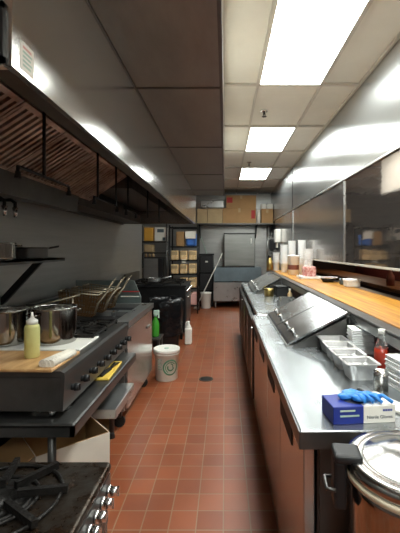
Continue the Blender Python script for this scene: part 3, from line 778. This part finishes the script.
carton(.03, .83, 2.641, 2.98, 'card', 'long tan carton stacked uppermost on the high back shelf', [(.05, .2, 2.78, 2.92)])
carton(-.46, -.07, 2.236, 2.63, 'card_pale', 'small pale carton left of the long cartons')
carton(-.745, -.47, 2.236, 2.62, 'card_pale', 'pale carton at the left end of the high back shelf')
carton(.97, 1.28, 2.236, 2.62, 'card', 'tan carton at the right end of the high back shelf')
single(MB().cyl((.90, 10.0, 2.236), (.90, 10.0, 2.60), .045, seg=16), 'paper_roll', 'towel', 'pale standing roll between cartons on the high back shelf', 'roll')
single(B(-.66, -.02, 10.0, 10.4, 2.642, 2.85, bev=.02), 'steel_pan', 'steel', 'stainless pan lying on top of the pale cartons', 'pan')
for x0, x1, lab in ((.97, 1.10, 'left white packet atop the right end carton'), (1.13, 1.28, 'right white packet atop the right end carton')):
    single(B(x0, x1, 10.0, 10.3, 2.621, 2.76, bev=.012), 'white_packet', 'paper', lab, 'packet', 'white packets on the high back shelf')
single(MB().tube([(1.19, 10.55, 2.18), (1.19, 10.55, .9)], .022, 10), 'wall_pipe', 'steel', 'vertical steel pipe in the back right corner', 'pipe')
ds = thing('soap_dispenser', 'black dispenser on the right wall near back corner', 'dispenser', (1.25, 9.9, 1.5))
B(1.17, 1.306, 9.7, 9.95, 1.53, 1.80, bev=.015).build('body', 'black', ds); B(1.18, 1.26, 9.72, 9.93, 1.50, 1.53).build('nozzle', 'black_metal', ds)
pt = thing('paper_towel_dispenser', 'white paper dispenser on the right wall above foam cups', 'dispenser', (1.25, 8.9, 1.6))
B(1.18, 1.306, 8.75, 9.05, 1.70, 2.02, bev=.02, seg=2).build('body', 'white_plastic', pt); B(1.22, 1.24, 8.78, 9.02, 1.58, 1.70).build('paper_sheet', 'paper', pt)

# floor drain
fd_ = thing('floor_drain', 'round dark drain grate in the tile floor', 'drain', (-.225, 4.47, 0))
MB().lathe((-.225, 4.47, 0), [(.085, 0.0005), (.085, .004), (.07, .004), (.07, .001)], 28).build('rim', 'drain', fd_)
m = MB().cyl((-.225, 4.47, .0005), (-.225, 4.47, .0015), .07, seg=24)
for k in range(-3, 4):
    w_ = math.sqrt(max(0, .07**2-(k*.019)**2)); m.box(-.225-w_, -.225+w_, 4.47+k*.019-.005, 4.47+k*.019+.005, .0015, .004)
m.build('grate', 'drain', fd_)

# ------------------------------------------------------------------ right side prep refrigerators
def lid_slope(parent, ya, yb, x0, z0, x1, z1, knobs):
    d = Vector((x1-x0, 0, z1-z0)).normalized(); n = Vector((-d.z, 0, d.x))
    m = MB().poly([(x0, ya, z0), (x0, yb, z0), (x1, yb, z1), (x1, ya, z1)], n*.012)
    m.poly([(x0, ya, z0), (x0, yb, z0), (x0-.012, yb, z0-.012), (x0-.012, ya, z0-.012)], n*.012)
    # end cheeks
    m2 = MB()
    lo = m.build('lid', 'lid_steel', parent)
    for y in knobs:
        p = Vector((x0, y, z0))+d*.06+n*.012
        MB().cyl(p, p+n*.014, .01, seg=12).cyl(p+n*.014, p+n*.032, .017, .02, seg=14).build('knob', 'chrome', lo)
    return lo
f1 = thing('prep_refrigerator', 'long stainless prep refrigerator counter along the right of the aisle, nearest', 'refrigerator', (.65, 2.4, 0))
B(.32, 1.05, 1.30, 3.5, .13, .88).build('body', 'steel_dark', f1)
B(.325, 1.05, 1.288, 1.30, .13, .87).build('end_panel', 'steel_dark', f1)
m = B(.258, 1.05, 1.28, 3.52, .885, .93, bev=.003); m.build('worktop', 'steel_top', f1)
B(.253, .258, 1.275, 3.52, .868, .926).box(.253, 1.05, 1.275, 1.28, .868, .926).build('edge_reflection', 'steel_dark', f1)  # added dark strips imitating the floor's reflection along the worktop edge
B(.30, 1.02, 1.34, 3.46, .0, .13).build('plinth', 'black', f1)
for k, ya in enumerate((1.30, 1.855, 2.41, 2.965)):
    yb = ya+.545
    d = B(.272, .312, ya, yb, .13, .868, bev=.004).build('door', 'steel_door', f1)
    B(.268, .274, yb-.33, yb-.03, .755, .845, bev=.002).build('handle', 'rubber', d)
# raised rail + sloped lids at the far end
m = MB().poly([(.42, 2.36, .93), (.78, 2.36, .93), (.78, 2.36, 1.12), (.43, 2.36, .945)], (0, .012, 0))
m.poly([(.42, 3.76-.3, .93), (.78, 3.76-.3, .93), (.78, 3.76-.3, 1.12), (.43, 3.76-.3, .945)], (0, .012, 0))
m.box(.765, .785, 2.36, 3.47, .93, 1.125)
m.build('lid_surround', 'steel_dark', f1)
B(.39, .43, 2.36, 3.48, .93, .943).build('pan_rail', 'steel', f1)
lid_slope(f1, 2.37, 2.91, .412, .948, .783, 1.14, (2.52, 2.76))
lid_slope(f1, 2.925, 3.47, .412, .948, .783, 1.14, (3.08, 3.32))

f2 = thing('prep_refrigerator', 'dark-fronted prep refrigerator counter farther down the right of the aisle', 'refrigerator', (.65, 5.2, 0))
B(.32, 1.05, 3.56, 6.9, .13, .88).build('body', 'steel_dark', f2)
B(.305, 1.05, 3.54, 6.92, .885, .93, bev=.006).build('worktop', 'steel_top', f2)
B(.31, 1.02, 3.6, 6.86, 0, .13).build('plinth', 'black', f2)
for k in range(5):
    ya = 3.57+k*.665
    d = B(.262, .318, ya, ya+.65, .12, .85, bev=.006).build('door', 'black_metal', f2)
    B(.252, .264, ya+.02, ya+.05, .2, .8, bev=.003).build('handle', 'chrome', d)
m = MB()
for y in (5.2, 6.6): m.poly([(.42, y, .93), (.78, y, .93), (.78, y, 1.12), (.43, y, .945)], (0, .012, 0))
m.box(.765, .785, 5.2, 6.61, .93, 1.125)
m.build('lid_surround', 'steel_dark', f2)
lid_slope(f2, 5.21, 5.9, .412, .948, .783, 1.14, (5.4, 5.7))
lid_slope(f2, 5.91, 6.6, .412, .948, .783, 1.14, (6.1, 6.4))

# serving ledge
lg = thing('serving_ledge', 'golden wooden serving ledge with steel edge in the pass opening', 'counter', (1.1, 3.5, 1.08))
B(.80, 1.42, -.3, 7.15, 1.085, 1.13).build('steel_edge', 'steel', lg)
B(.80, .875, -.3, 7.15, 1.13, 1.15, bev=.004).build('front_rail', 'steel_dark', lg)
B(1.34, 1.42, -.3, 7.12, 1.13, 1.155).build('back_rail', 'steel_dark', lg)
B(.88, 1.339, -.3, 7.12, 1.13, 1.155, bev=.003).build('wood_top', 'wood_ledge', lg)
sc = thing('service_counter', 'dark brown counter on the far side of the pass opening', 'counter', (1.8, 3, 0))
B(1.62, 2.05, -.5, 7.1, 1.13, 1.17, bev=.005).build('top', 'wood_dark', sc); B(1.68, 2.0, -.4, 7.0, 0, 1.13).build('base', 'dark_room', sc)
for i, (x, y, lab) in enumerate(((1.72, 3.9, 'leftmost dark bottle on the brown counter behind the opening'), (1.74, 3.45, 'middle dark bottle on the brown counter behind the opening'), (1.72, 3.05, 'rightmost dark bottle on the brown counter behind the opening'))):
    t = thing('dark_bottle', lab, 'bottle', (x, y, 1.17), 'bottles on the service counter')
    MB().lathe((x, y, 1.17), [(0, 0), (.04, 0), (.04, .1), (.016, .14), (.016, .18), (0, .18)], 18).build('body', ('brown_band', 'black', 'black')[i], t)
    MB().cyl((x, y, 1.35), (x, y, 1.37), .018, seg=12).build('cap', ('black', 'white_plastic', 'black')[i], t)

# foam cup stacks
def cup_mb():
    return MB().lathe((0, 0, 0), [(0, .0), (.046, 0), (.048, .004), (.062, .150), (.066, .152), (.066, .160), (.060, .160), (.045, .012), (0, .01)], 20)
cup0 = None
def cup_stack(x, y, h, where, sc_=1.):
    global cup0
    n = max(2, int((h-.16)/.034)+1)
    for k in range(n):
        lab = 'white foam cup nested in the %s cup stack on the ledge' % where
        if cup0 is None:
            cup0 = cup_mb().build('foam_cup', 'foam'); c = cup0
        else:
            c = cup0.copy(); COL.objects.link(c)
        c.location = (x, y, 1.156+k*.034); c['label'] = lab; c['category'] = 'cup'; c['group'] = 'cups in the %s stack' % where
cup_stack(.935, 6.85, .36, 'far left, shortest')
cup_stack(1.0, 6.35, .50, 'second from left, tall')
cup_stack(1.14, 6.38, .55, 'third from left, tall')
cup_stack(1.215, 5.92, .55, 'tallest, by the steel wall')
cup_stack(1.215, 5.45, .43, 'rightmost, above the red package')
t = thing('foam_tub', 'white tub with brown band in front of the foam cup stacks', 'tub', (1.05, 5.75, 1.156))
MB().lathe((1.05, 5.75, 1.156), [(0, 0), (.078, 0), (.09, .28), (.094, .282), (.094, .30), (0, .30)], 28).build('body', 'foam', t)
MB().lathe((1.05, 5.75, 1.156), [(.0826, .08), (.0855, .15)], 28).build('band', 'brown_band', t)
tr_ = thing('serving_tray', 'white tray under the red package on the wooden ledge', 'tray', (1.12, 5.05, 1.156))
B(.99, 1.25, 4.9, 5.2, 1.156, 1.175, bev=.006).build('base', 'foam', tr_)
m = MB(); m.box(.99, 1.25, 4.9, 4.91, 1.17, 1.19).box(.99, 1.25, 5.19, 5.2, 1.17, 1.19).box(.99, 1.0, 4.9, 5.2, 1.17, 1.19).box(1.24, 1.25, 4.9, 5.2, 1.17, 1.19); m.build('rim', 'foam', tr_)
single(B(1.05, 1.22, 4.98, 5.14, 1.176, 1.32, bev=.03, seg=2), 'food_package', 'red', 'red and white package on a white tray', 'package')
t = thing('serving_bowl', 'black bowl of food with pale rim on the wooden ledge', 'bowl', (1.24, 4.5, 1.156))
MB().lathe((1.24, 4.5, 1.156), [(0, 0), (.06, 0), (.10, .05), (.094, .05), (.055, .01), (0, .01)], 26).build('bowl', 'black', t)
MB().lathe((1.24, 4.5, 1.156), [(.099, .048), (.107, .052), (.107, .058), (.094, .056)], 26).build('rim', 'foam', t)
MB().lathe((1.24, 4.5, 1.156), [(.09, .044), (.05, .055), (0, .06)], 20).build('food', 'brown_band', t)
single(B(1.27, 1.33, 4.12, 4.18, 1.156, 1.225, bev=.01), 'sanitizer_bottle', 'slate', 'small dark blue container left of the white box on the ledge', 'container')
t = thing('paper_box', 'small white box standing on the wooden ledge', 'box', (1.33, 3.93, 1.156))
B(1.26, 1.395, 3.86, 4.0, 1.156, 1.235, bev=.008).build('carton', 'card_white', t); B(1.256, 1.399, 3.856, 4.004, 1.215, 1.238, bev=.003).build('lid', 'foam', t)
t = thing('pump_bottle', 'amber bottle with cap at the far end of the ledge', 'bottle', (.84, 7.02, 1.15))
MB().lathe((.84, 7.02, 1.15), [(0, 0), (.06, 0), (.06, .16), (.03, .21), (.03, .24), (0, .24)], 18).build('body', 'brass', t); MB().cyl((.84, 7.02, 1.39), (.84, 7.02, 1.43), .034, seg=14).build('cap', 'black', t)

# items on the far prep counter
t = thing('brass_canister', 'small brass-coloured canister on the far prep counter', 'canister', (.58, 4.95, .93))
MB().lathe((.58, 4.95, .93), [(0, 0), (.06, 0), (.062, .07), (.066, .072), (.066, .10), (0, .10)], 22).build('body', 'brass', t); MB().lathe((.58, 4.95, .93), [(0, .108), (.02, .108), (.024, .1)], 14).build('knob', 'black', t)
t = thing('black_bin', 'black container next to the brass-coloured canister', 'container', (.75, 4.95, .93))
B(.66, .86, 4.85, 5.08, .93, 1.05, bev=.015).build('body', 'black', t); B(.655, .865, 4.845, 5.085, 1.05, 1.065, bev=.004).build('lid', 'black_metal', t)
t = thing('small_bottle', 'small white bottle right of the black container', 'bottle', (.80, 4.62, .93))
MB().lathe((.80, 4.62, .93), [(0, 0), (.03, 0), (.03, .07), (.014, .09), (.014, .11), (0, .11)], 16).build('body', 'food', t); MB().cyl((.80, 4.62, 1.04), (.80, 4.62, 1.06), .015, seg=10).build('cap', 'white_plastic', t)
for i, (x, y) in enumerate(((.72, 4.35), (.66, 4.12), (.86, 4.2))):
    t = thing('steel_insert', ('nearer white-rimmed', 'low shiny', 'far right shiny')[i]+' steel pan behind the slanted lids', 'pan', (x, y, .93), 'small steel pans on the far counter')
    m = MB(); cbox(m, x, y, .15, .13, .93, .99, .1*i, th=.004); m.build('body', 'steel', t)

# items on the near prep counter
def foil_pan(x, y, rz, label, z=.93):
    t = thing('foil_container', label, 'container', (x, y, z), 'foil containers on the prep counter')
    w0, d0, w1, d1, h = .056, .05, .077, .066, .075
    m = MB(); bm = m.bm
    def ringv(w_, d_, zz, n=4):
        out = []
        for (cx_, cy_, a_) in ((1, 1, 0), (-1, 1, PI/2), (-1, -1, PI), (1, -1, 3*PI/2)):
            for q in range(4):
                a = a_+q*PI/6; rr = .014
                out.append(bm.verts.new((cx_*(w_-rr)+rr*math.cos(a), cy_*(d_-rr)+rr*math.sin(a), zz)))
        return out
    R_ = [ringv(w0, d0, 0), ringv(w1-.006, d1-.006, h-.004), ringv(w1+.006, d1+.006, h), ringv(w1+.006, d1+.006, h+.004), ringv(w1-.008, d1-.008, h+.002), ringv(w0-.002, d0-.002, .004)]
    for a, b_ in zip(R_, R_[1:]):
        n = len(a)
        for i in range(n): bm.faces.new((a[i], a[(i+1) % n], b_[(i+1) % n], b_[i]))
    bm.faces.new(R_[0][::-1]); bm.faces.new(R_[-1])
    bm.normal_update()
    for v in bm.verts: v.co = Matrix.Rotation(rz, 3, 'Z') @ v.co + Vector((x, y, z))
    m.build('tray', 'foil', t)
    fm = MB().box(x-.062, x+.062, y-.053, y+.053, z+.0515, z+.0525)
    for q in range(5): fm.box(x-.05+.022*q, x-.04+.022*q, y-.04, y+.04, z+.052, z+.056, rot=Matrix.Rotation(.15*(q-2), 3, 'Z'))
    fm.rotate((x, y, z), 'Z', rz).build('filling', 'foil', t)
foil_pan(.65, 1.82, .03, 'foil container nearest the viewer, first of the row of four')
foil_pan(.645, 1.976, .0, 'foil container second from the front of the row of four')
foil_pan(.648, 2.131, -.02, 'foil container third from the front of the row of four')
foil_pan(.655, 2.283, .02, 'foil container at the back of the row of four, touching the slanted lids')
# foil lids stack, white lids stack
def lid_stack(name, x, y, n, w_, d_, th, z0, m, label, cat, group, rz=.0, lean=0):
    base = None
    for k in range(n):
        zz = z0+k*th
        o = B(-w_/2, w_/2, -d_/2, d_/2, 0, th*.7, bev=th*.2).build(name, m) if base is None else base.copy()
        if base is None: base = o
        else: COL.objects.link(o)
        o.location = (x+lean*k+random.uniform(-.004, .004), y+random.uniform(-.004, .004), zz); o.rotation_euler = (0, 0, rz+random.uniform(-.05, .05))
        o['label'] = label; o['category'] = cat; o['group'] = group
lid_stack('foil_lid', .975, 2.2, 13, .15, .2, .0105, .9305, 'foil', 'flat silver foil lid in the stack behind the foil containers', 'tray', 'stacked foil lids', .1)
lid_stack('paper_tray', .815, 2.265, 14, .125, .14, .0105, .9305, 'foam', 'white paper tray in the stack between slanted lids and foil lids', 'tray', 'stacked white trays', -.1)
lid_stack('foam_lid', .85, 1.655, 13, .19, .2, .0105, .9305, 'foam', 'white foam lid in the stack at the photo right edge', 'tray', 'stacked foam lids', .15)
t = thing('sauce_bottle', 'bottle of red sauce with white cap on the prep counter', 'bottle', (.785, 1.88, .93))
MB().lathe((.785, 1.88, .93), [(0, 0), (.034, 0), (.037, .006), (.037, .10), (.033, .125), (0, .125)], 24).build('body', 'sauce', t)
MB().lathe((.785, 1.88, .93), [(.0335, .125), (.02, .165), (.015, .185), (.015, .195), (0, .195)], 24).build('neck', 'glass', t)
MB().cyl((.785, 1.88, 1.125), (.785, 1.88, 1.148), .018, .017, 16).build('cap', 'white_plastic', t)
t = thing('steel_shaker', 'small shiny steel shaker in front of the sauce bottle', 'shaker', (.69, 1.66, .93))
MB().lathe((.69, 1.66, .93), [(0, 0), (.031, 0), (.031, .06), (.033, .062), (.033, .07), (0, .07)], 22).build('body', 'pot_steel', t)
MB().lathe((.69, 1.66, 1.0), [(.032, 0), (.03, .012), (.014, .02), (0, .021)], 22).build('lid', 'chrome', t)
# gloves box
gb = thing('glove_box', 'blue and white box of nitrile gloves at counter corner', 'glove box', (.49, 1.385, .93))
ga = .10
def rg(mb): return mb.rotate((.49, 1.385, .93), 'Z', ga)
rg(B(.375, .487, 1.33, 1.445, .93, .993, bev=.002)).build('blue_half', 'blue_box', gb)
rg(B(.487, .605, 1.33, 1.445, .93, .993, bev=.002)).build('white_half', 'paper', gb)
rg(MB().lathe((.475, 1.388, .9931), [(0, .0004), (.04, .0004)], 20)).build('opening', 'ink', gb)
def front(v, x, z): return (x+v.x, 1.3294-v.z, z+v.y)
tx = MB().text('Nitrile Gloves', .0168, lambda v: front(v, .546, .952)); rg(tx).build('lettering', 'ink', gb)
tx = MB()
for k in range(4): tx.box(.558+.009*k, .565+.009*k, 1.3288, 1.3299, .972, .979)
rg(tx).build('print', 'blue_box', gb)
tx = MB()
for k, w_ in enumerate((.07, .055)): tx.box(.40, .40+w_, 1.3288, 1.3299, .957+.018*k, .963+.018*k)
rg(tx).build('print', 'pastel', gb)
# crumpled glove
m = MB()
pts = [(.455, 1.39), (.475, 1.40), (.50, 1.385), (.52, 1.395), (.54, 1.39)]
for i, (x, y) in enumerate(pts):
    r_ = .022
    for q in range(2):
        t0 = bmesh.new(); bmesh.ops.create_icosphere(t0, subdivisions=3, radius=r_)
        for v in t0.verts: v.co = Vector((v.co.x*1.25, v.co.y*(.9+.3*q), v.co.z*.55))*(1+.25*random.uniform(-1, 1)*.5)
        bmesh.ops.translate(t0, vec=(x+random.uniform(-.012, .012), y+random.uniform(-.018, .018), 1.003+random.uniform(-.002, .008)), verts=t0.verts)
        m._merge(t0)
for f in m.bm.faces: f.smooth = True
for k, dx in enumerate((-.02, .0, .02, .045)):
    m.tube([(.50+dx, 1.385, 1.01), (.515+dx*1.3, 1.36, 1.018), (.53+dx*1.5, 1.335, 1.004)], .007, 8)
single(m, 'disposable_glove', 'glove', 'crumpled bright blue glove pulled from the glove box', 'glove')
t = thing('plastic_board', 'narrow white cutting board behind the glove box at right edge', 'cutting board', (.70, 1.46, .93))
B(.63, .70, 1.32, 1.60, .931, .943, bev=.003).rotate((.665, 1.46, .93), 'Z', .38).build('board', 'white_plastic', t)
t = thing('kitchen_knife', 'dark-handled knife beside the narrow white board', 'knife', (.62, 1.5, .931))
B(.606, .624, 1.54, 1.64, .932, .946, bev=.004).rotate((.615, 1.52, .93), 'Z', .3).build('handle', 'black', t)
B(.604, .624, 1.46, 1.54, .935, .9375).rotate((.615, 1.52, .93), 'Z', .3).build('blade', 'chrome', t)

# big lidded pot in the near right corner on a low stand
px, py, pr = .545, 1.075, .185
t = thing('pot_stand', 'low dark stand under the big lidded pot in near right corner', 'stand', (px, py, 0))
B(px-.19, px+.19, py-.19, py+.19, .36, .40, bev=.006).build('top', 'steel_dark', t)
for sx in (-1, 1):
    for sy in (-1, 1): MB().cyl((px+sx*.16, py+sy*.16, 0), (px+sx*.16, py+sy*.16, .36), .018, seg=10).build('leg', 'steel_dark', t)
t = thing('lidded_pot', 'large stainless pot with domed lid and black clamp in near right corner', 'pot', (px, py, .40))
MB().lathe((px, py, .40), [(0, 0), (pr-.012, 0), (pr-.004, .01), (pr-.006, .47), (pr, .50), (0, .50)], 64).build('body', 'pot_steel', t)
MB().lathe((px, py, .90), [(pr, -.008), (pr+.006, -.006), (pr+.006, .010), (pr, .012)], 64).build('gasket', 'gasket', t)
M['lid_dome'] = mat('pot_lid_steel', (.36, .355, .345, 1), .18, 1)
ld = MB().lathe((px, py, .912), [(pr-.002, 0), (pr+.005, .002), (pr+.006, .022), (pr, .032), (pr-.02, .037), (pr-.03, .033), (pr-.05, .036), (pr-.08, .05), (.06, .06), (0, .063)], 64).build('lid', 'lid_dome', t)
MB().lathe((px, py, .972), [(0, .03), (.03, .028), (.034, .018), (.016, .008), (.016, 0)], 20).build('knob', 'black', ld)
for ang in (math.radians(172), math.radians(-8)):
    c, s_ = math.cos(ang), math.sin(ang)
    def loc(mb):
        bmesh.ops.rotate(mb.bm, cent=(0, 0, 0), matrix=Matrix.Rotation(ang, 3, 'Z'), verts=mb.bm.verts)
        bmesh.ops.translate(mb.bm, vec=(px, py, 0), verts=mb.bm.verts); return mb
    k_ = loc(B(pr-.035, pr+.045, -.04, .04, .935, .962, bev=.010, seg=3).box(pr+.008, pr+.045, -.032, .032, .80, .94, bev=.010, seg=3)).build('clamp', 'black', t)
    loc(MB().tube([(pr+.04, -.035, .86), (pr+.065, -.03, .86), (pr+.065, .03, .86), (pr+.04, .035, .86)], .006)).build('clamp_wire', 'steel_dark', k_)

for y in (1.2, 3.6, 5.8):  # unseen fill lights added to brighten the room beyond the opening
    la = bpy.data.lights.new('opening_fill', 'AREA'); la.shape = 'RECTANGLE'; la.size = .3; la.size_y = .8; la.energy = 2.5; la.color = (1, .82, .62)
    lo_ = bpy.data.objects.new('opening_fill', la); COL.objects.link(lo_); lo_.location = (2.1, y, 1.885)
# ------------------------------------------------------------------ world, camera, colour
w = bpy.data.worlds.new('world'); S.world = w; w.use_nodes = True
w.node_tree.nodes['Background'].inputs['Color'].default_value = (.05, .05, .05, 1)
w.node_tree.nodes['Background'].inputs['Strength'].default_value = .3
cam = bpy.data.cameras.new('camera'); co = bpy.data.objects.new('camera', cam); COL.objects.link(co)
co.location = (0, 0, H); co.rotation_euler = (PI/2, 0, 0)
cam.sensor_fit = 'HORIZONTAL'; cam.sensor_width = 36; cam.lens = 36*375/400
cam.shift_x = -25/400; cam.shift_y = -17.5/400
cam.clip_start = .05
S.camera = co
S.view_settings.view_transform = 'Standard'; S.view_settings.look = 'None'
S.view_settings.exposure = 0.8; S.view_settings.gamma = 1
S.view_settings.use_curve_mapping = False
S.cycles.max_bounces = 10; S.cycles.glossy_bounces = 6; S.cycles.diffuse_bounces = 5
